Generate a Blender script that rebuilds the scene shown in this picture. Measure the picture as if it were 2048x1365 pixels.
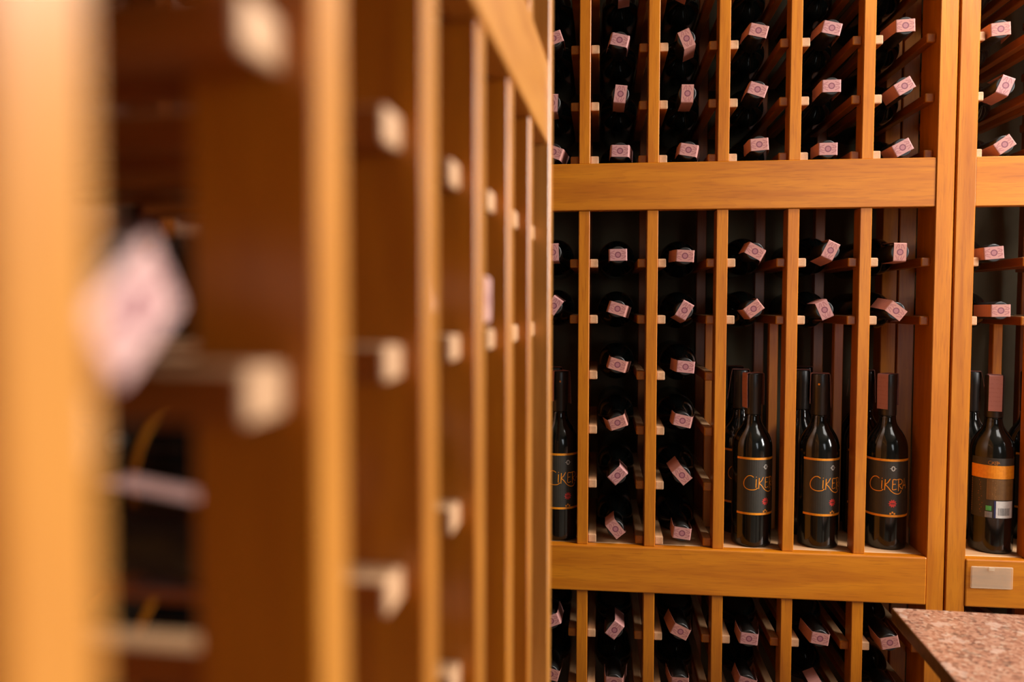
import bpy, bmesh, math, random
from mathutils import Vector, Matrix
random.seed(7)
for o in list(bpy.data.objects): bpy.data.objects.remove(o)
S = bpy.context.scene
COL = S.collection

# ---------------------------------------------------------------- camera
EYE = 1.30                      # camera height above the floor
YAW, PITCH, ROLL = -0.112, -0.0455, 0.0019
cam_d = bpy.data.cameras.new('camera'); cam = bpy.data.objects.new('camera', cam_d); COL.objects.link(cam)
fw = Vector((math.sin(YAW)*math.cos(PITCH), math.cos(YAW)*math.cos(PITCH), math.sin(PITCH)))
rt = Vector((math.cos(YAW), -math.sin(YAW), 0)); up = rt.cross(fw)
r2 = rt*math.cos(ROLL)+up*math.sin(ROLL); u2 = -rt*math.sin(ROLL)+up*math.cos(ROLL)
M = Matrix((r2, u2, -fw)).transposed().to_4x4(); M.translation = Vector((0, 0, EYE))
cam.matrix_world = M
cam_d.sensor_width = 36; cam_d.lens = 1569.37/2048*36
cam_d.clip_start = 0.02
cam_d.dof.use_dof = True; cam_d.dof.focus_distance = 1.53; cam_d.dof.aperture_fstop = 2.1
S.camera = cam

# ---------------------------------------------------------------- world, lights, exposure
w = bpy.data.worlds.new('world'); S.world = w; w.use_nodes = True
w.node_tree.nodes['Background'].inputs[0].default_value = (0.9, 0.95, 1.0, 1)
w.node_tree.nodes['Background'].inputs[1].default_value = 0.004

def area(name, loc, target, sx, sy, power, col):
    l = bpy.data.lights.new(name, 'AREA'); l.shape = 'RECTANGLE'; l.size = sx; l.size_y = sy
    l.energy = power; l.color = col
    o = bpy.data.objects.new(name, l); COL.objects.link(o); o.location = loc
    o.rotation_euler = (Vector(target)-Vector(loc)).to_track_quat('-Z', 'Y').to_euler()
    return o
area('window_daylight', (2.57, 0.42, 1.65), (0, 0.50, 1.15), 1.1, 1.3, 66, (1.0, 0.965, 0.92))
area('ceiling_lamp_light', (1.25, 0.90, 2.40), (0.9, 0.92, 0), 0.8, 0.6, 4, (1.0, 0.96, 0.90))
area('added_sheen_light', (1.10, 1.20, 2.25), (0.4, 0.2, 1.0), 0.35, 0.35, 11.5, (1.0, 0.96, 0.90))  # unseen light added for sheen on the left rack's posts
area('rear_window_daylight', (1.5, -2.25, 1.6), (0.6, 1.5, 1.3), 0.7, 1.2, 4.4, (0.90, 0.96, 1.0))
S.view_settings.view_transform = 'Standard'; S.view_settings.look = 'None'
S.view_settings.gamma = 1; S.view_settings.use_curve_mapping = False
S.view_settings.exposure = 1.12

# ---------------------------------------------------------------- materials
def newmat(name):
    m = bpy.data.materials.new(name); m.use_nodes = True
    nt = m.node_tree; b = nt.nodes['Principled BSDF']
    return m, nt, b
def N(nt, t, **k):
    n = nt.nodes.new(t)
    for a, v in k.items(): setattr(n, a, v)
    return n
def math_(nt, op, a, b=None, c=None):
    n = N(nt, 'ShaderNodeMath', operation=op)
    for i, v in enumerate((a, b, c)):
        if v is None: continue
        if isinstance(v, (int, float)): n.inputs[i].default_value = v
        else: nt.links.new(v, n.inputs[i])
    return n.outputs[0]
def ramp(nt, fac, stops):
    r = N(nt, 'ShaderNodeValToRGB'); e = r.color_ramp.elements
    while len(e) < len(stops): e.new(0.5)
    for s, (p, c) in zip(e, stops): s.position = p; s.color = (*c, 1)
    nt.links.new(fac, r.inputs[0]); return r.outputs[0]
def mix(nt, fac, a, b, mode='MIX'):
    n = N(nt, 'ShaderNodeMix', data_type='RGBA', blend_type=mode)
    for s, v in ((0, fac), (6, a), (7, b)):
        if isinstance(v, (int, float)): n.inputs[s].default_value = v
        elif isinstance(v, tuple): n.inputs[s].default_value = (*v, 1)
        else: nt.links.new(v, n.inputs[s])
    return n.outputs[2]

def wood(name, axis, base, dark, pore, rough=0.36, vary=0.12):
    m, nt, b = newmat(name)
    tc = N(nt, 'ShaderNodeTexCoord'); oi = N(nt, 'ShaderNodeObjectInfo')
    off = N(nt, 'ShaderNodeVectorMath', operation='SCALE'); off.inputs[0].default_value = (7.3, 11.1, 5.7)
    nt.links.new(oi.outputs['Random'], off.inputs['Scale'])
    add = N(nt, 'ShaderNodeVectorMath', operation='ADD')
    nt.links.new(tc.outputs['Object'], add.inputs[0]); nt.links.new(off.outputs[0], add.inputs[1])
    def mapped(along, across):
        mp = N(nt, 'ShaderNodeMapping'); sc = [across]*3; sc[axis] = along
        mp.inputs['Scale'].default_value = sc; nt.links.new(add.outputs[0], mp.inputs[0]); return mp.outputs[0]
    def noise(vec, detail=3, dist=0.0):
        n = N(nt, 'ShaderNodeTexNoise'); n.inputs['Scale'].default_value = 1; n.inputs['Detail'].default_value = detail
        n.inputs['Distortion'].default_value = dist
        nt.links.new(vec, n.inputs['Vector']); return n.outputs['Fac']
    broad = noise(mapped(4, 55), 4, 0.6)
    fine = noise(mapped(22, 420), 3)
    rings = math_(nt, 'FRACT', math_(nt, 'MULTIPLY', noise(mapped(2.2, 20), 2, 0.3), 9.0))
    c = ramp(nt, broad, [(0.30, dark), (0.62, base)])
    c = mix(nt, math_(nt, 'MULTIPLY', math_(nt, 'POWER', rings, 3), 0.30), c, dark)
    pf = N(nt, 'ShaderNodeMapRange'); pf.inputs[1].default_value = 0.52; pf.inputs[2].default_value = 0.72
    pf.inputs[3].default_value = 0; pf.inputs[4].default_value = 0.45
    nt.links.new(fine, pf.inputs[0])
    c = mix(nt, pf.outputs[0], c, pore)
    hs = N(nt, 'ShaderNodeHueSaturation')
    nt.links.new(math_(nt, 'MULTIPLY_ADD', oi.outputs['Random'], vary, 1-vary/2), hs.inputs['Value'])
    nt.links.new(c, hs.inputs['Color']); nt.links.new(hs.outputs[0], b.inputs['Base Color'])
    b.inputs['Roughness'].default_value = rough; b.inputs['Specular IOR Level'].default_value = 0.62
    bp = N(nt, 'ShaderNodeBump'); bp.inputs['Strength'].default_value = 0.12; bp.inputs['Distance'].default_value = 0.001
    nt.links.new(fine, bp.inputs['Height']); nt.links.new(bp.outputs[0], b.inputs['Normal'])
    return m
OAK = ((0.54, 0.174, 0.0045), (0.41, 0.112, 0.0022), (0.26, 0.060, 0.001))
RAW = ((0.54, 0.31, 0.155), (0.45, 0.235, 0.10), (0.30, 0.14, 0.055))
OAKL = ((0.54, 0.222, 0.034), (0.43, 0.155, 0.018), (0.29, 0.088, 0.008))  # left rack's oak made paler: bright sheen put into the colour
MWL = {a: wood('sheen_paled_varnished_oak_'+a, i, *OAKL) for i, a in enumerate('xyz')}
for m_ in MWL.values():
    m_.node_tree.nodes['Principled BSDF'].inputs['Coat Weight'].default_value = 0.7
    m_.node_tree.nodes['Principled BSDF'].inputs['Coat Roughness'].default_value = 0.34
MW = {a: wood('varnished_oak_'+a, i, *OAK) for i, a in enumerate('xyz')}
STAIN = wood('shade_darkened_oak_y', 1, (0.34, 0.09, 0.007), (0.25, 0.06, 0.004), (0.15, 0.035, 0.002))  # darker, redder oak: shade inside the racks put into the colour
SHADEDZ = wood('shade_darkened_oak_z', 2, (0.34, 0.09, 0.007), (0.25, 0.06, 0.004), (0.15, 0.035, 0.002))  # same painted interior shade, for the back posts
MR = {a: wood('pale_oak_'+a, i, *RAW, rough=0.6) for i, a in enumerate('xyz')}

M_DARKWOOD = wood('dark_brown_oak', 2, (0.13, 0.042, 0.006), (0.09, 0.028, 0.004), (0.05, 0.015, 0.002), rough=0.7)  # much darker brown than the rack's other oak
M_ENDGRAIN = wood('pale_end_grain', 1, (0.56, 0.32, 0.165), (0.47, 0.25, 0.115), (0.30, 0.15, 0.065), rough=0.65)
def plain(name, col, rough, **k):
    m, nt, b = newmat(name)
    b.inputs['Base Color'].default_value = (*col, 1); b.inputs['Roughness'].default_value = rough
    for a, v in k.items(): b.inputs[a].default_value = v
    return m
def speckled(name, col, col2, scale, rough, bump=0.15, detail=5):
    m, nt, b = newmat(name)
    tc = N(nt, 'ShaderNodeTexCoord'); n = N(nt, 'ShaderNodeTexNoise')
    n.inputs['Scale'].default_value = scale; n.inputs['Detail'].default_value = detail
    nt.links.new(tc.outputs['Object'], n.inputs['Vector'])
    nt.links.new(ramp(nt, n.outputs['Fac'], [(0.35, col), (0.65, col2)]), b.inputs['Base Color'])
    b.inputs['Roughness'].default_value = rough; b.inputs['Specular IOR Level'].default_value = 0.62
    bp = N(nt, 'ShaderNodeBump'); bp.inputs['Strength'].default_value = bump; bp.inputs['Distance'].default_value = 0.002
    nt.links.new(n.outputs['Fac'], bp.inputs['Height']); nt.links.new(bp.outputs[0], b.inputs['Normal'])
    return m
M_PLASTER = speckled('grey_plaster', (0.105, 0.085, 0.048), (0.14, 0.115, 0.066), 9, 0.9)
M_WALL = speckled('cream_plaster', (0.10, 0.065, 0.045), (0.13, 0.085, 0.06), 6, 0.9)
M_CEIL = speckled('white_ceiling', (0.18, 0.14, 0.10), (0.22, 0.175, 0.13), 5, 0.9)
M_FLOOR = speckled('stone_floor', (0.20, 0.15, 0.11), (0.28, 0.22, 0.16), 7, 0.5)
M_GLASS = speckled('dark_bottle_glass', (0.0035, 0.0045, 0.004), (0.005, 0.006, 0.005), 30, 0.12, 0.0)
M_FOIL = speckled('black_foil', (0.010, 0.009, 0.008), (0.014, 0.012, 0.010), 120, 0.36, 0.05)
M_LABEL = speckled('black_label_paper', (0.022, 0.018, 0.010), (0.028, 0.022, 0.013), 90, 0.55, 0.03)
M_ORANGE = speckled('orange_print', (0.75, 0.24, 0.006), (0.85, 0.30, 0.010), 200, 0.4, 0.0)
M_BROWNP = speckled('brown_print', (0.27, 0.10, 0.014), (0.33, 0.13, 0.02), 200, 0.5, 0.0)
M_RED = speckled('red_print', (0.50, 0.02, 0.012), (0.60, 0.03, 0.015), 200, 0.5, 0.0)
M_SILVER = speckled('silver_print', (0.45, 0.42, 0.36), (0.52, 0.48, 0.42), 200, 0.4, 0.0)
M_GREENP = speckled('green_print', (0.06, 0.35, 0.08), (0.08, 0.42, 0.10), 200, 0.5, 0.0)
M_WHITEP = speckled('white_print', (0.62, 0.60, 0.56), (0.70, 0.68, 0.64), 200, 0.5, 0.0)
M_BLUEP = speckled('blue_print', (0.015, 0.02, 0.08), (0.02, 0.03, 0.10), 200, 0.5, 0.0)
M_GREYP = speckled('grey_print', (0.16, 0.16, 0.16), (0.22, 0.22, 0.21), 200, 0.5, 0.0)
def acrylic():
    m, nt, b = newmat('clear_acrylic')
    tr = N(nt, 'ShaderNodeBsdfTransparent'); tr.inputs[0].default_value = (.97, .95, .92, 1)
    b.inputs['Base Color'].default_value = (.90, .76, .55, 1); b.inputs['Roughness'].default_value = .12
    lw = N(nt, 'ShaderNodeLayerWeight'); lw.inputs[0].default_value = .35
    mx = N(nt, 'ShaderNodeMixShader'); fac = math_(nt, 'MULTIPLY_ADD', lw.outputs['Facing'], .5, .16)
    nt.links.new(fac, mx.inputs[0]); nt.links.new(tr.outputs[0], mx.inputs[1]); nt.links.new(b.outputs[0], mx.inputs[2])
    nt.links.new(mx.outputs[0], nt.nodes['Material Output'].inputs[0]); return m
M_ACRYL = acrylic()
M_MARK = wood('adhesive_stained_oak', 0, (0.44, 0.17, 0.028), (0.36, 0.13, 0.016), (0.24, 0.08, 0.01))

def seal_mat(name='pink_paper_seal', pa=(0.42, 0.172, 0.128), pb=(0.42, 0.19, 0.175)):
    m, nt, b = newmat(name)
    uv = N(nt, 'ShaderNodeTexCoord'); sp = N(nt, 'ShaderNodeSeparateXYZ'); nt.links.new(uv.outputs['UV'], sp.inputs[0])
    oi = N(nt, 'ShaderNodeObjectInfo')
    u = math_(nt, 'SUBTRACT', sp.outputs[0], 0.5); v = math_(nt, 'SUBTRACT', sp.outputs[1], 0.5)   # decimetres
    r = math_(nt, 'SQRT', math_(nt, 'ADD', math_(nt, 'POWER', u, 2), math_(nt, 'POWER', v, 2)))
    au = math_(nt, 'ABSOLUTE', u); av = math_(nt, 'ABSOLUTE', v)
    # paper tint differs slightly from seal to seal
    paper = mix(nt, oi.outputs['Random'], pa, pb)
    ring = math_(nt, 'COMPARE', r, 0.050, 0.010)
    disc = math_(nt, 'LESS_THAN', r, 0.040)
    nz = N(nt, 'ShaderNodeTexNoise'); nz.inputs['Scale'].default_value = 26; nz.inputs['Detail'].default_value = 2
    nt.links.new(uv.outputs['UV'], nz.inputs['Vector'])
    # engraved scrolls beside the stamp
    wob = math_(nt, 'MULTIPLY_ADD', nz.outputs['Fac'], 0.06, -0.03)
    s1 = math_(nt, 'COMPARE', math_(nt, 'ADD', av, wob), 0.022, 0.008)
    s2 = math_(nt, 'COMPARE', math_(nt, 'ADD', av, math_(nt, 'MULTIPLY', au, 0.45)), 0.105, 0.008)
    zone = math_(nt, 'MULTIPLY', math_(nt, 'GREATER_THAN', au, 0.062), math_(nt, 'LESS_THAN', au, 0.150))
    lines = math_(nt, 'MULTIPLY', math_(nt, 'MAXIMUM', s1, s2), zone)
    flapz = math_(nt, 'GREATER_THAN', au, 0.185)
    bars = math_(nt, 'LESS_THAN', math_(nt, 'FRACT', math_(nt, 'MULTIPLY', u, 12.0)), 0.30)
    pr = math_(nt, 'MULTIPLY', math_(nt, 'MULTIPLY', flapz, bars), math_(nt, 'GREATER_THAN', nz.outputs['Fac'], 0.5))
    c = mix(nt, math_(nt, 'MULTIPLY', disc, 0.72), paper, (0.27, 0.085, 0.105))
    c = mix(nt, math_(nt, 'MULTIPLY', ring, 0.95), c, (0.14, 0.025, 0.045))
    c = mix(nt, math_(nt, 'MULTIPLY', lines, 0.70), c, (0.22, 0.05, 0.06))
    c = mix(nt, math_(nt, 'MULTIPLY', pr, 0.35), c, (0.32, 0.11, 0.09))
    nt.links.new(c, b.inputs['Base Color']); b.inputs['Roughness'].default_value = 0.6
    return m
M_SEAL = seal_mat()
M_SEAL_LIT = seal_mat('lit_pink_paper_seal', (0.60, 0.35, 0.30), (0.60, 0.36, 0.33))  # near seals: the stronger light on them is put into the paper colour

def granite():
    m, nt, b = newmat('red_granite')
    tc = N(nt, 'ShaderNodeTexCoord')
    def nz(scale, detail=4):
        n = N(nt, 'ShaderNodeTexNoise'); n.inputs['Scale'].default_value = scale; n.inputs['Detail'].default_value = detail
        nt.links.new(tc.outputs['Object'], n.inputs['Vector']); return n.outputs['Fac']
    vo = N(nt, 'ShaderNodeTexVoronoi'); vo.inputs['Scale'].default_value = 210; nt.links.new(tc.outputs['Object'], vo.inputs['Vector'])
    sv = N(nt, 'ShaderNodeSeparateXYZ'); nt.links.new(vo.outputs['Color'], sv.inputs[0])
    c = ramp(nt, sv.outputs[0], [(0.0, (0.16, 0.075, 0.05)), (0.16, (0.29, 0.125, 0.075)), (0.45, (0.37, 0.175, 0.108)), (0.80, (0.44, 0.22, 0.14)), (1.0, (0.48, 0.31, 0.21))])
    c = mix(nt, math_(nt, 'MULTIPLY', math_(nt, 'GREATER_THAN', nz(60), 0.60), 0.45), c, (0.09, 0.05, 0.035))
    c = mix(nt, math_(nt, 'MULTIPLY', math_(nt, 'GREATER_THAN', nz(38), 0.62), 0.5), c, (0.60, 0.42, 0.32))
    nt.links.new(c, b.inputs['Base Color']); b.inputs['Roughness'].default_value = 0.22
    return m
M_GRANITE = granite()
M_GRANITE_EDGE = speckled('dark_granite_edge', (0.07, 0.03, 0.018), (0.14, 0.06, 0.03), 90, 0.3)

# ---------------------------------------------------------------- helpers
def link(name, me, parent=None, loc=(0, 0, 0), rot=None):
    o = bpy.data.objects.new(name, me); COL.objects.link(o)
    if parent: o.parent = parent
    o.location = loc
    if rot is not None: o.rotation_euler = rot
    return o
def empty(name, loc=(0, 0, 0), rotz=0):
    o = bpy.data.objects.new(name, None); o.empty_display_size = 0.05; COL.objects.link(o)
    o.location = loc; o.rotation_euler = (0, 0, rotz); return o
def tag(o, label=None, cat=None, group=None, kind=None):
    for k, v in (('label', label), ('category', cat), ('group', group), ('kind', kind)):
        if v: o[k] = v
    return o
BOX = {}
def box_mesh(sx, sy, sz, mat, bev=0.0012, seg=1):
    key = (round(sx, 4), round(sy, 4), round(sz, 4), mat.name, bev, seg)
    if key not in BOX:
        bm = bmesh.new(); bmesh.ops.create_cube(bm, size=1)
        for v in bm.verts: v.co.x *= sx; v.co.y *= sy; v.co.z *= sz
        if bev: bmesh.ops.bevel(bm, geom=bm.edges[:], offset=bev, segments=seg, profile=0.5, affect='EDGES')
        me = bpy.data.meshes.new('box'); bm.to_mesh(me); bm.free(); me.materials.append(mat); BOX[key] = me
    return BOX[key]
def box(name, x0, x1, y0, y1, z0, z1, mat, parent=None, bev=0.0012, seg=1):
    me = box_mesh(x1-x0, y1-y0, z1-z0, mat, bev, seg)
    return link(name, me, parent, ((x0+x1)/2, (y0+y1)/2, (z0+z1)/2))
def lathe(name, prof, mat, n=32, smooth=True):
    vs, fs = [], []
    for r, z in prof:
        for k in range(n):
            a = 2*math.pi*k/n; vs.append((r*math.cos(a), r*math.sin(a), z))
    for i in range(len(prof)-1):
        for k in range(n):
            k2 = (k+1) % n
            fs.append((i*n+k, i*n+k2, (i+1)*n+k2, (i+1)*n+k))
    fs.append(tuple(range(n))[::-1]); fs.append(tuple((len(prof)-1)*n+k for k in range(n)))
    me = bpy.data.meshes.new(name); me.from_pydata(vs, [], fs)
    if smooth:
        for p in me.polygons: p.use_smooth = len(p.vertices) == 4
    me.materials.append(mat); return me
def poly_mesh(name, vs, fs, mats, mi=None, smooth=False):
    me = bpy.data.meshes.new(name); me.from_pydata(vs, [], fs)
    for m in (mats if isinstance(mats, list) else [mats]): me.materials.append(m)
    for i, p in enumerate(me.polygons):
        p.use_smooth = smooth
        if mi: p.material_index = mi[i]
    me.update(); return me

# ---------------------------------------------------------------- room shell
D = 1.5262                     # distance of the far racks' front plane
RX0, RX1, RY0, RY1, RZ1 = -0.72, 2.62, -2.3, D+0.40, 2.78
def shell(name, *a): return tag(box(name, *a, bev=0), kind='structure')
shell('floor', RX0-.1, RX1+.1, RY0-.1, RY1+.1, -0.1, 0, M_FLOOR)
shell('ceiling', RX0-.1, RX1+.1, RY0-.1, RY1+.1, RZ1, RZ1+.1, M_CEIL)
shell('wall_back', RX0-.1, RX1+.1, RY1, RY1+.1, 0, RZ1, M_PLASTER)
shell('wall_front', RX0-.1, RX1+.1, RY0-.1, RY0, 0, RZ1, M_WALL)
shell('wall_left', RX0-.1, RX0, RY0, RY1, 0, RZ1, M_PLASTER)
shell('wall_right', RX1, RX1+.1, RY0, RY1, 0, RZ1, M_WALL)

# ---------------------------------------------------------------- wine racks
CL = {'c0': .600, 'c1': .4915, 'c2': .3832, 'c3': .2798, 'm1': .0818, 'm2': -.027, 'm3': -.136, 'm4': -.2433,
      'm5': -.3504, 'm6': -.4590, 'l1': -.650, 'l2': -.758, 'l3': -.866, 'l4': -.974}
UP, LO = ['c0', 'c1', 'c2', 'c3'], ['l1', 'l2', 'l3', 'l4']
SHORT, FULL = ['m1', 'm2'], ['m1', 'm2', 'm3', 'm4', 'm5', 'm6']
RAIL = (.1822, .2713); SHELF = (-.558, -.468); TOPZ = (.70, .79)
PW, CW, CH = .0213, .0165, .0166
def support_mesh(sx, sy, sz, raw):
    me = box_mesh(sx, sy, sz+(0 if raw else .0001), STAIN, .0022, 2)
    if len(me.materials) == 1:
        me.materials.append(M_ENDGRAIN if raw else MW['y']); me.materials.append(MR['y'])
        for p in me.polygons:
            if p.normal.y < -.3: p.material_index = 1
            elif p.normal.z > .6: p.material_index = 2      # paler top where the bottles rest
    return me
def rack(name, loc, rotz, posts, stiles, cols, label, PW=.0213, CW=.0165, panel=False, PD=.036, ends=()):
    """posts: u of dividers; stiles: (u0,u1) left and right; cols: full/short rows for every column from left to right"""
    mw = MWL if panel else MW
    t = tag(empty(name, loc, rotz), label, 'wine rack')
    z = lambda v: v+EYE-loc[2]
    ul, ur = stiles[0][1], stiles[1][0]
    for u0, u1 in stiles:
        box('stile', u0, u1, -.006, .077, 0, z(TOPZ[1]), mw['z'], t)
        box('back_stile', u0, u1, .262, .307, 0, z(TOPZ[1]), mw['z'], t)
    box('upper_rail', ul, ur, -.004, .018, z(RAIL[0]), z(RAIL[1]), mw['x'], t)
    box('lower_rail', ul, ur, -.008, .014, z(SHELF[0]), z(SHELF[1]), mw['x'], t, bev=.0025, seg=2)
    box('top_rail', ul, ur, -.004, .018, z(TOPZ[0]), z(TOPZ[1]), mw['x'], t)
    box('base_rail', ul, ur, -.004, .018, 0, .11, mw['x'], t)
    box('shelf_board', ul, ur, .0145, .300, z(SHELF[1])-.018, z(SHELF[1]), MR['x'], t)
    secs = ((z(RAIL[1]), z(TOPZ[0])), (z(SHELF[1]), z(RAIL[0])), (.11, z(SHELF[0])))
    for i, u in enumerate(posts):
        for a, b in secs:
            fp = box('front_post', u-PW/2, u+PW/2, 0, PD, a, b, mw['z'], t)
            if panel and len(fp.data.materials) == 1:      # front edge keeps the paled oak, redder oak paints shade on the sides
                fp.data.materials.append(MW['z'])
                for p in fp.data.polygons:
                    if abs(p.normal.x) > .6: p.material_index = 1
        box('back_post', u-PW/2, u+PW/2, .305, .327, 0, z(TOPZ[1]), SHADEDZ, t)
        if 'S' in (cols[i], cols[i+1]):
            box('short_post', u-.009, u+.009, .151, .169, z(SHELF[1]), z(CL['m2']-CH/2), mw['z'], t)
    for k in ends:
        u0 = stiles[k][0] if k == 0 else stiles[k][1]-.016
        box('side_light_block', u0+.0005, u0+.0155, .0775, .2615, 0, z(TOPZ[1]), mw['z'], t)  # unseen, added to keep sideways light out of the rack
        box('rear_light_block', u0+.0005, u0+.0155, .3075, .395, 0, z(TOPZ[1]), mw['z'], t)  # unseen, added to stop light slipping in behind the rack
    box('top_light_block', stiles[0][0], stiles[1][1], -.010, .328, z(TOPZ[1]), z(TOPZ[1])+.018, mw['x'], t)  # unseen, added to block lamp light falling behind the rack
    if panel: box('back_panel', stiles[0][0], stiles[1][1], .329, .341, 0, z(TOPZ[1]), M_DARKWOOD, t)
    faces = [(stiles[0][1], +1)]
    for u in posts: faces += [(u-PW/2, -1), (u+PW/2, +1)]
    faces.append((stiles[1][0], -1))
    for k, (u, s) in enumerate(faces):
        c = cols[k//2]
        rows = UP+(FULL if c == 'F' else SHORT)+LO
        for r in rows:
            cw = .0165 if s > 0 else CW
            u0, u1 = (u, u+cw) if s > 0 else (u-cw, u)
            zc = z(CL[r])
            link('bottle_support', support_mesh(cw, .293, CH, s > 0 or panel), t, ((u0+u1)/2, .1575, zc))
    return t
XA, P = -.0321, .13
rack1 = rack('wine_rack', (0, D, 0), 0, [XA+i*P for i in range(-2, 5)], ((XA-3*P-.016, XA-3*P+.016), (.6075, .6385)),
     ['F', 'F', 'S', 'F', 'F', 'S', 'S', 'S'], 'wide oak wine rack in sharp focus against the back wall', ends=(0,))
rack2 = rack('wine_rack', (0, D, 0), 0, [.7955, .9255], ((.6425, .6760), (1.0335, 1.0665)),
     ['S', 'S', 'S'], 'oak wine rack cut off by the right frame edge behind the granite table', ends=(1,))
PHI = .039
LX, LY = -.0939, .1248
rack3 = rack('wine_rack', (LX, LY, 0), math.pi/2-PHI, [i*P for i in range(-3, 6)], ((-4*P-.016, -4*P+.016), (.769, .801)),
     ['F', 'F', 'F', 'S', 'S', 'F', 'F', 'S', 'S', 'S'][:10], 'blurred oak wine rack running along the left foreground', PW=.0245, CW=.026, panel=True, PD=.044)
box('label_mark', .540, .5766, -.0046, -.0030, EYE-.5042, EYE-.4770, M_MARK, rack1, bev=0)['label'] = 'faint square mark left on the rail'
ca = empty('card_holder', (.7205, D-.0105, EYE-.5007))
tag(ca, 'clear acrylic card holder fixed to the rail above the granite table', 'card holder')
link('plate', box_mesh(.0727, .0035, .041, M_ACRYL, .0012), ca)
link('tab', box_mesh(.010, .0015, .006, M_ACRYL, .0005), ca, (-.002, -.0028, .017))

# ---------------------------------------------------------------- bottles
H, R = .336, .0380
GLASS_PROF = [(.030, .003), (.0345, 0), (.0372, .002), (R, .006), (R, .188), (.0377, .195), (.0366, .202), (.0345, .2095), (.0312, .217),
              (.0268, .2245), (.0222, .231), (.0185, .237), (.0163, .243), (.0153, .250), (.0149, .258)]
me_glass = lathe('bottle_glass', GLASS_PROF, M_GLASS, 40)
me_foil = lathe('bottle_foil', [(.0158, .2555), (.0160, .257), (.0160, .306), (.0164, .3075), (.0166, .312), (.0166, .3335), (.0160, H-.0006), (.0150, H)], M_FOIL, 32)
me_glass_low = lathe('bottle_glass_low', GLASS_PROF, M_GLASS, 24)
RIM = .0170
def seal_mesh(fl, fr, ll=.060, lr=.060, w=.0225):
    """paper strip folded over the cap: a flat top and two flaps, fl and fr are the angles at which they stand off"""
    path, top = [], H+.0005
    def side(s, ang, ln):
        pts = []
        for k in range(1, 4):
            a = k/3*(math.pi/2-ang)
            pts.append((s*(RIM-.0022+.0022*math.sin(a)), top-.0022+.0022*math.cos(a)))
        x0, z0 = pts[-1]
        for k in range(1, 5):
            q = ln*k/4; curl = .0012*math.sin(k*1.3)
            pts.append((x0+s*(q*math.sin(ang)+curl*0.3), z0-q*math.cos(ang)))
        return pts
    L = side(-1, fl, ll); Rr = side(1, fr, lr)
    path = L[::-1]+[(-(RIM-.0022), top), (0, top), (RIM-.0022, top)]+Rr
    d = [0]
    for a, b in zip(path, path[1:]): d.append(d[-1]+math.hypot(b[0]-a[0], b[1]-a[1]))
    mid = d[len(L)+1]; d = [v-mid for v in d]
    vs, fs, th = [], [], .00035
    n = len(path)
    for i, (x, zz) in enumerate(path):
        j0, j1 = max(0, i-1), min(n-1, i+1)
        tx, tz = path[j1][0]-path[j0][0], path[j1][1]-path[j0][1]; q = math.hypot(tx, tz)
        nx, nz = -tz/q*th, tx/q*th
        for (dx, dz) in ((0, 0), (nx, nz)):
            for y in (-w/2, w/2): vs.append((x+dx, y, zz+dz))
    for i in range(n-1):
        a, b = i*4, (i+1)*4
        fs += [(a, b, b+1, a+1), (a+2, a+3, b+3, b+2), (a, a+2, b+2, b), (a+1, b+1, b+3, a+3)]
    fs += [(0, 1, 3, 2), ((n-1)*4, (n-1)*4+2, (n-1)*4+3, (n-1)*4+1)]
    me = poly_mesh('seal', vs, fs, M_SEAL)
    uvl = me.uv_layers.new(name='UVMap')
    for lp in me.loops:
        vi = lp.vertex_index; uvl.data[lp.index].uv = (.5+d[vi//4]*10, .5+vs[vi][1]*10)
    return me
SEALS = [seal_mesh(a, b, l, r) for a, b, l, r in ((.02, .05, .058, .064), (.10, .03, .062, .056), (.04, .16, .050, .062), (.15, .08, .060, .060), (.0, .02, .066, .060))]

# --- front label with hand-drawn lettering, wrapped on the bottle
def wrap_patch(a0, a1, z0, z1, r, n=12):
    vs = []; fs = []
    for k in range(n+1):
        a = math.radians(a0+(a1-a0)*k/n)
        vs += [(r*math.sin(a), -r*math.cos(a), z0), (r*math.sin(a), -r*math.cos(a), z1)]
    for k in range(n): fs.append((2*k, 2*k+2, 2*k+3, 2*k+1))
    return vs, fs
def thick_patch(a0, a1, z0, z1, r, th=.0003, n=12):
    v1, f1 = wrap_patch(a0, a1, z0, z1, r, n); v2, f2 = wrap_patch(a0, a1, z0, z1, r+th, n)
    k = len(v1); fs = [tuple(reversed(f)) for f in f1]+[tuple(i+k for i in f) for f in f2]
    for i in range(n): fs += [(2*i, k+2*i, k+2*i+2, 2*i+2)[::-1], (2*i+1, 2*i+3, k+2*i+3, k+2*i+1)[::-1]]
    fs += [(0, 1, k+1, k), (2*n, k+2*n, k+2*n+1, 2*n+1)]
    return v1+v2, fs
def merge(parts):
    V, F = [], []
    for v, f in parts:
        o = len(V); V += v; F += [tuple(i+o for i in q) for q in f]
    return V, F
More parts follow.
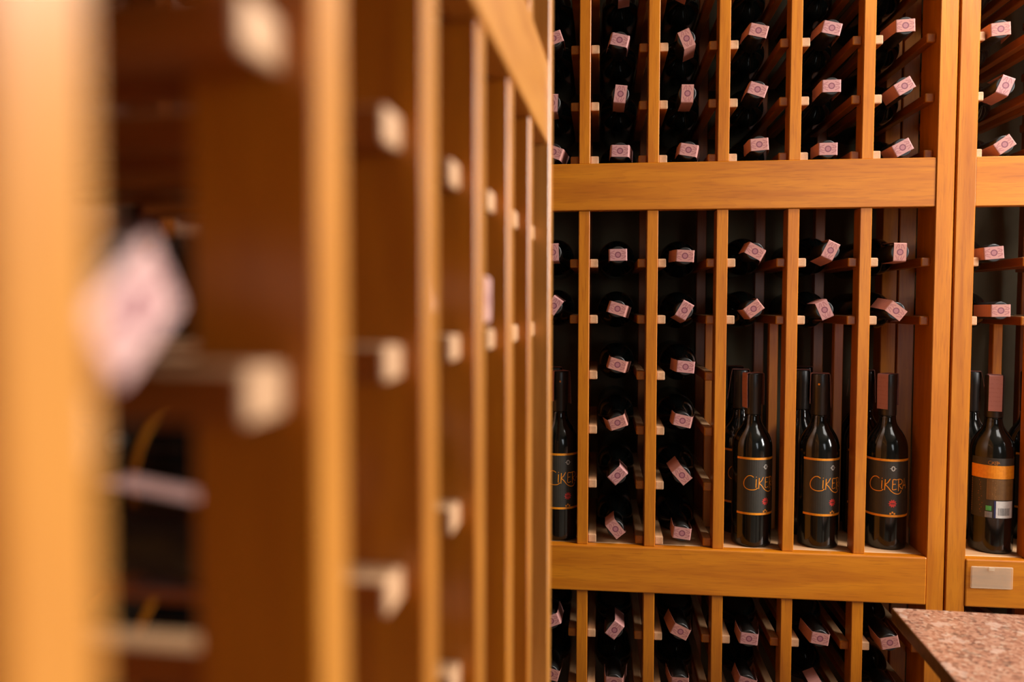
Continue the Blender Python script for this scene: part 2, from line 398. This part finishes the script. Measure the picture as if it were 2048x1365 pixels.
def stroke(pts, wd, r, smooth=True):
    """ribbon along (degrees, height) points on a cylinder of radius r"""
    if smooth and len(pts) > 2:
        out = []
        for i in range(len(pts)-1):
            p0, p1, p2, p3 = pts[max(i-1, 0)], pts[i], pts[i+1], pts[min(i+2, len(pts)-1)]
            for k in range(4):
                t = k/4
                out.append(tuple(.5*(2*p1[j]+(p2[j]-p0[j])*t+(2*p0[j]-5*p1[j]+4*p2[j]-p3[j])*t*t+(3*p1[j]-p0[j]-3*p2[j]+p3[j])*t**3) for j in (0, 1)))
        pts = out+[pts[-1]]
    k = math.radians(1)*r
    vs, fs = [], []
    for i, (a, z) in enumerate(pts):
        p, q = pts[max(i-1, 0)], pts[min(i+1, len(pts)-1)]
        tx, tz = (q[0]-p[0])*k, q[1]-p[1]; l = math.hypot(tx, tz) or 1
        nx, nz = -tz/l*wd/2, tx/l*wd/2
        for s in (1, -1):
            aa = math.radians(a+s*nx/k); vs.append((r*math.sin(aa), -r*math.cos(aa), z+s*nz))
    for i in range(len(pts)-1): fs.append((2*i, 2*i+1, 2*i+3, 2*i+2))
    return vs, fs
def lettering(r, a_off=0, z_off=.064, s=1.0, sa=1.0):
    W = .0016*s
    G = [  # (angle from the emblem, height above the label's bottom)
        [(-39, .0735), (-47, .0765), (-57, .075), (-66, .068), (-69, .060), (-65, .053), (-55, .0495), (-44, .0488), (-33, .0500), (-27, .053)],   # C
        [(-31, .070), (-32, .0535)], [(-31.2, .0745), (-30.4, .0735)],                                                                      # i
        [(-22, .0725), (-23.5, .0515)], [(-8, .0740), (-15, .0665), (-22.5, .0625)],                                                        # K
        [(-22.5, .0625), (-14, .0575), (-5, .0505), (5, .0462), (16, .0450), (24, .0475), (27, .0520)],                                     # K's tail
        [(11, .0722), (0, .0725), (-1, .064), (-1, .0535), (11, .0545)], [(-1, .0635), (8, .0640)],                                         # E
        [(17, .0725), (17, .0505)], [(12, .0725), (22, .0735), (30, .070), (27, .0645), (15, .0625)], [(18, .062), (25, .0565), (28, .0545)],  # R
        [(31, .0535), (39, .0745), (46, .0545)], [(33, .0610), (45, .0610)],                                                                # A
    ]
    return merge([stroke([(a_off+a*sa*.93, z_off+z*s) for a, z in g], W, r, len(g) > 3) for g in G])
LZ = .064
lab = poly_mesh('front_label', *thick_patch(-86, 70, LZ, LZ+.1115, R+.0001, n=24), M_LABEL, smooth=False)
bands = poly_mesh('orange_bands', *merge([thick_patch(-86, 70, LZ, LZ+.0042, R+.0005, n=24), thick_patch(-86, 70, LZ+.1073, LZ+.1115, R+.0005, n=24)]), M_ORANGE)
lett = poly_mesh('lettering', *lettering(R+.0006), M_ORANGE)
dots = poly_mesh('orange_dots', *merge([stroke([(a-2.2, LZ+zz), (a+2.2, LZ+zz)], .0034, R+.0006, False) for a, zz in ((-5.5, .0068), (0, .0092), (5.5, .0068))]), M_ORANGE)
def burst(z0, r0, r1, n, r):
    vs = [(0, -r, z0)]; fs = []
    for k in range(2*n):
        q = r1 if k % 2 == 0 else r0; a = math.pi*k/n
        x = q*math.cos(a)/r; vs.append((r*math.sin(x), -r*math.cos(x), z0+q*math.sin(a)))
    for k in range(2*n): fs.append((0, 1+k, 1+(k+1) % (2*n)))
    return vs, fs
sun = poly_mesh('red_emblem', *burst(LZ+.0262, .0055, .0082, 10, R+.0006), M_RED)
sunbar = merge([stroke([(-5.5, LZ+.0262), (5.5, LZ+.0262)], .0016, R+.0008, False)])
sun_l = poly_mesh('emblem_bar', *sunbar, M_LABEL)
cr = poly_mesh('silver_emblem', *merge([stroke([(4.2*math.cos(t), LZ+.0935+.0040*math.sin(t)) for t in [k*math.pi/4 for k in range(9)]], .0020, R+.0006, True),
        stroke([(-9, LZ+.0935), (-5, LZ+.0935)], .001, R+.0006, False), stroke([(5, LZ+.0935), (9, LZ+.0935)], .001, R+.0006, False)]), M_SILVER)
dot_me = poly_mesh('foil_dot', *burst(.316, .0018, .0023, 6, .01685), M_ORANGE)
# --- back label
BL0 = .070
blab = poly_mesh('back_label', *thick_patch(-62, 62, BL0-.002, BL0+.112, R+.0001, n=20), M_LABEL)
bband = poly_mesh('orange_band', *thick_patch(-62, 62, BL0+.073, BL0+.098, R+.0005, n=20), M_ORANGE)
rl = random.Random(3)
tl = []
for k in range(15):
    zz = BL0+.068-k*.0043; tl.append(stroke([(-60, zz), (-60+26+rl.uniform(-3, 8), zz)], .0019, R+.0006, False))
for k in range(9):
    zz = BL0+.069-k*.0042; tl.append(stroke([(3+rl.uniform(-6, 6), zz), (54, zz)], .0017, R+.0009, False))
btext = poly_mesh('small_print', *merge(tl), M_BROWNP)
bpanel = poly_mesh('brown_panel', *thick_patch(-16, 57, BL0+.033, BL0+.072, R+.0004, n=12), speckled('dim_brown_print', (.13, .058, .010), (.17, .078, .014), 120, .5, 0))
bword = poly_mesh('lettering', *lettering(R+.0007, 3, BL0+.089, .23, .26), M_ORANGE)
bwhite = poly_mesh('barcode_panel', *thick_patch(8, 56, BL0-.001, BL0+.031, R+.0005, n=10), M_WHITEP)
bblue = poly_mesh('blue_strip', *thick_patch(3, 8, BL0-.001, BL0+.031, R+.0005, n=2), M_BLUEP)
bbars = poly_mesh('barcode_bars', *merge([stroke([(a, BL0+.004), (a, BL0+.018)], wd, R+.0009, False) for a, wd in [(14+i*2.6, rl.choice((.0006, .0011, .0014))) for i in range(13)]]), M_GREYP)
bgreen = poly_mesh('green_mark', *thick_patch(-17, -3, BL0+.012, BL0+.021, R+.0005, n=3), M_GREENP)
bgrey = poly_mesh('grey_mark', *thick_patch(-19, -1, BL0-.001, BL0+.010, R+.0005, n=3), M_GREYP)

def bottle(label, group, low=False):
    t = tag(empty('wine_bottle'), label, 'wine bottle', group)
    link('glass_body', me_glass_low if low else me_glass, t)
    link('foil_capsule', me_foil, t)
    return t
def lying(tip, axis, right, ang, label, seed, low=False, group='bottles lying neck out in the wine racks'):
    """tip: centre of the cap; axis: direction base -> cap; right: horizontal seen from the aisle; ang: turn of the seal's long side"""
    t = bottle(label, group, low)
    a = Vector(axis).normalized(); h = Vector(right); h = (h-a*h.dot(a)).normalized(); v = a.cross(h)
    if v.z < 0: v = -v
    c = math.radians(ang); X = h*math.cos(c)+v*math.sin(c); Y = a.cross(X)
    m = Matrix((X, Y, a)).transposed().to_4x4(); m.translation = Vector(tip)-a*H
    t.matrix_world = m
    s = link('paper_seal', SEALS[seed % len(SEALS)], t)
    return t
def tilt(ang):
    a = ang % 180
    if a < 9 or a > 171: return 'level'
    if a < 35: return 'rising slightly right'
    if a < 70: return 'rising steeply right'
    if a < 100: return 'upright'
    if a < 150: return 'falling steeply right'
    return 'falling slightly right'
COLN = ['first', 'second', 'third', 'fourth', 'fifth', 'sixth']
ROWN = {'c0': 'fourth row above upper rail', 'c1': 'third row above upper rail', 'c2': 'second row above upper rail', 'c3': 'row just above upper rail',
        'm1': 'row just under upper rail', 'm2': 'second row under upper rail', 'm3': 'third row under upper rail', 'm4': 'fourth row under upper rail',
        'm5': 'fifth row under upper rail', 'm6': 'row just above lower rail', 'l1': 'row just under lower rail', 'l2': 'second row under lower rail'}
LY_ = [('c0',1,0.0382,1.9091,100), ('c0',2,0.1572,1.9067,62), ('c1',0,-0.0929,1.8114,20), ('c2',0,-0.0953,1.6894,88), ('c3',0,-0.0920,1.5959,-20), ('c1',1,0.0325,1.8041,-14), ('c2',1,0.0352,1.7028,83), ('c3',1,0.0351,1.5953,-2), ('c1',2,0.1575,1.8025,113), ('c2',2,0.1605,1.7003,88), ('c3',2,0.1636,1.5946,-10), ('c1',3,0.2890,1.8125,-14), ('c2',3,0.2889,1.7041,-19), ('c3',3,0.2937,1.6022,4), ('c1',4,0.4205,1.8122,-14), ('c2',4,0.4219,1.7067,0), ('c3',4,0.4179,1.5914,0), ('c1',5,0.5498,1.8119,2), ('c2',5,0.5506,1.7029,30), ('c3',5,0.5498,1.5914,28), ('m1',0,-0.0922,1.4029,92), ('m1',1,0.0329,1.3974,1), ('m1',2,0.1595,1.3948,-3), ('m1',3,0.2890,1.4026,-29), ('m1',4,0.4261,1.4036,64), ('m1',5,0.5498,1.3996,88), ('m2',0,-0.0901,1.2992,55), ('m2',1,0.0328,1.2936,-17), ('m2',2,0.1597,1.2910,60), ('m2',3,0.2880,1.2942,38), ('m2',4,0.4174,1.2926,114), ('m2',5,0.5453,1.2911,-38), ('m3',1,0.0336,1.1853,-16), ('m3',2,0.1629,1.1828,-5), ('m4',1,0.0345,1.0725,20), ('m4',2,0.1584,1.0786,-12), ('m5',1,0.0354,0.9691,45), ('m5',2,0.1587,0.9729,-48), ('m6',1,0.0323,0.8635,-50), ('m6',2,0.1600,0.8596,-7), ('l1',0,-0.0930,0.6746,22), ('l1',1,0.0319,0.6624,54), ('l1',2,0.1594,0.6654,-25), ('l1',3,0.2893,0.6580,-5), ('l1',4,0.4212,0.6647,-8), ('l1',5,0.5485,0.6634,13), ('l2',0,-0.0936,0.5674,-15), ('l2',1,0.0318,0.5567,-2), ('l2',2,0.1596,0.5630,0), ('l2',3,0.2869,0.5692,-15), ('l2',4,0.4232,0.5594,115), ('l2',5,0.5558,0.5613,30), ('c1',6,0.7137,1.7996,4), ('c2',6,0.7246,1.6988,68), ('c3',6,0.7260,1.5932,35), ('m1',6,0.7133,1.3974,5), ('m2',6,0.7281,1.2920,1),
       ('c0',0,-0.094,1.909,10), ('c0',3,0.289,1.909,-8), ('c0',4,0.420,1.909,12), ('c0',5,0.550,1.909,-20), ('c0',6,0.715,1.909,8)]
def col_x(c): return XA+(c-.5)*P if c < 6 else .7303
for i, (r, c, x, zz, ang) in enumerate(LY_):
    where = f'{COLN[c]} column' if c < 6 else 'right-hand rack'
    label = f'wine bottle, {tilt(ang)} pink seal, {where}, {ROWN[r]}'
    if r == 'c0': label = f'cropped neck-out wine bottle at top edge, {where}, {ROWN[r]}'
    bz = EYE+CL[r]+CH/2+.0085
    tip = Vector((x, D+.002, zz)); base = Vector((col_x(c)+(x-col_x(c))*.2, D+.002+H, bz))
    lying(tip, tip-base, (1, 0, 0), ang, label, i*3+c)

# standing bottles
SHZ = EYE+SHELF[1]
LABEL_PARTS = (('orange_bands', bands), ('lettering', lett), ('orange_dots', dots), ('red_emblem', sun), ('emblem_bar', sun_l), ('silver_emblem', cr))
def standing(x, y, face, seal_dir, label, front=True, kind='front', dot=None, seed=0):
    t = bottle(label, 'bottles standing on the rack shelf', not front)
    t.location = (x, y, SHZ+.0004)
    if kind == 'front':
        f = math.radians(face)
        l = link('front_label', lab, t, rot=(0, 0, f))
        for nm, me in LABEL_PARTS:
            link(nm, me, l)
    elif kind == 'back':
        l = link('back_label', blab, t, rot=(0, 0, math.radians(face)))
        for nm, me in (('orange_band', bband), ('small_print', btext), ('brown_panel', bpanel), ('lettering', bword), ('barcode_panel', bwhite), ('blue_strip', bblue),
                       ('barcode_bars', bbars), ('green_mark', bgreen), ('grey_mark', bgrey)):
            link(nm, me, l)
    if dot is not None:
        link('foil_dot', dot_me, [o for o in t.children if o.name.startswith('foil_capsule')][0], rot=(0, 0, math.radians(dot)))
    s = link('paper_seal', SEALS[seed], t, rot=(0, 0, math.radians(seal_dir)))
    return t
# seal_dir: turn of the strip's long side (0 = left-right, 90 = towards the viewer)
standing(-.0800, 1.5755, 29, 27, 'standing orange-lettered bottle half hidden by the left rack, first column', dot=5, seed=0)
standing(.2990, 1.5775, 31, 15, 'standing orange-lettered bottle at the front of the fourth column', seed=4)
standing(.4275, 1.5845, 27, -13, 'standing orange-lettered bottle in fifth column, orange dot on its foil', dot=-22, seed=0)
standing(.5570, 1.5930, 0, 38, 'standing orange-lettered bottle with wide pink seal facing out, sixth column', seed=4)
standing(.7505, 1.5900, -21, 72, 'standing bottle turned to its back label with orange band and barcode', kind='back', seed=4)
for (x, y, n, lb) in ((-.0975, 1.668, 8, 'dark standing bottle behind the front one, first column'),
                   (.2900, 1.664, -8, 'second standing bottle from the front, fourth column'), (.2930, 1.748, -6, 'rearmost standing bottle on the shelf, fourth column'),
                   (.4130, 1.671, -14, 'second standing bottle from the front, fifth column'), (.4400, 1.754, -15, 'rearmost standing bottle on the shelf, fifth column'),
                   (.5420, 1.679, -20, 'second standing bottle from the front, sixth column'), (.5560, 1.764, -16, 'rearmost standing bottle on the shelf, sixth column'),
                   (.7480, 1.678, -22, 'dark bottle right behind the back-label bottle, right-hand rack'), (.7380, 1.763, -30, 'rearmost standing bottle of the first right-hand rack column')):
    standing(x, y, 20, n, lb, front=False, kind='front' if n in (-8, -20) else 'none', seed=abs(n) % 5)
for (y, n, lb) in ((1.600, 85, 'standing bottle just beyond the right frame edge'), (1.684, 80, 'dark standing bottle half cut by the right frame edge'),):
    standing(.862, y, 25, n, lb, seed=1)

# bottles in the blurred left rack
U = Vector((math.sin(PHI), math.cos(PHI), 0)); DN = Vector((-math.cos(PHI), math.sin(PHI), 0))
def left_bottle(u, rec, r, ang, label, seed, lift=.013, lab_dir=None):
    o = Vector((LX, LY, 0))+U*u
    tip = o+DN*rec; tip.z = EYE+CL[r]+CH/2+.010+lift
    b = lying(tip, -DN, U, ang, label, seed)
    for o2 in b.children:
        if o2.name.startswith('paper_seal'):
            o2.material_slots[0].link = 'OBJECT'; o2.material_slots[0].material = M_SEAL_LIT
    if lab_dir is not None:
        l = link('front_label', lab, b, rot=(0, 0, math.radians(lab_dir)))
        for nm, me in LABEL_PARTS: link(nm, me, l)
left_bottle(.061, .026, 'm2', 37, 'blurred neck-out bottle with big pink seal beside the nearest post', 3, .008)
left_bottle(.061, .028, 'm1', 40, 'blurred bottle at the top edge whose seal tip shows beside nearest post', 1, .008)
left_bottle(.195, .066, 'm3', 88, 'blurred lower bottle behind the nearest post of the left rack', 2)
left_bottle(.325, .018, 'm2', 20, 'blurred bottle with orange label band in upper row behind nearest posts', 0, .013, -85)
left_bottle(.325, .020, 'm3', 75, 'blurred bottle with curved orange label band behind the nearest posts', 3, .013, 155)
left_bottle(.325, .022, 'm4', 10, 'blurred bottle with orange label band near the bottom left', 4, .013, -115)
left_bottle(.455, .008, 'm2', 88, 'blurred neck-out bottle with pink seal between fourth and fifth left-rack posts', 4)

# ---------------------------------------------------------------- granite table in front of the right-hand rack
tb = tag(empty('table', (.4859, 1.35, 0), math.radians(-2.2)), 'red granite table with polished speckled top at the bottom right corner', 'table')
TZ = EYE-.502
tt = box('tabletop', 0, .95, -.85, 0, TZ-.024, TZ, M_GRANITE, tb, bev=.003, seg=2)
tt.data.materials.append(M_GRANITE_EDGE)
for p in tt.data.polygons:
    if p.normal.z < .4: p.material_index = 1
box('apron', .12, .83, -.73, -.12, TZ-.10, TZ-.0245, MW['x'], tb)
for x in (.13, .76):
    for y in (-.72, -.19): box('leg', x, x+.06, y, y+.06, 0, TZ-.10, MW['z'], tb)
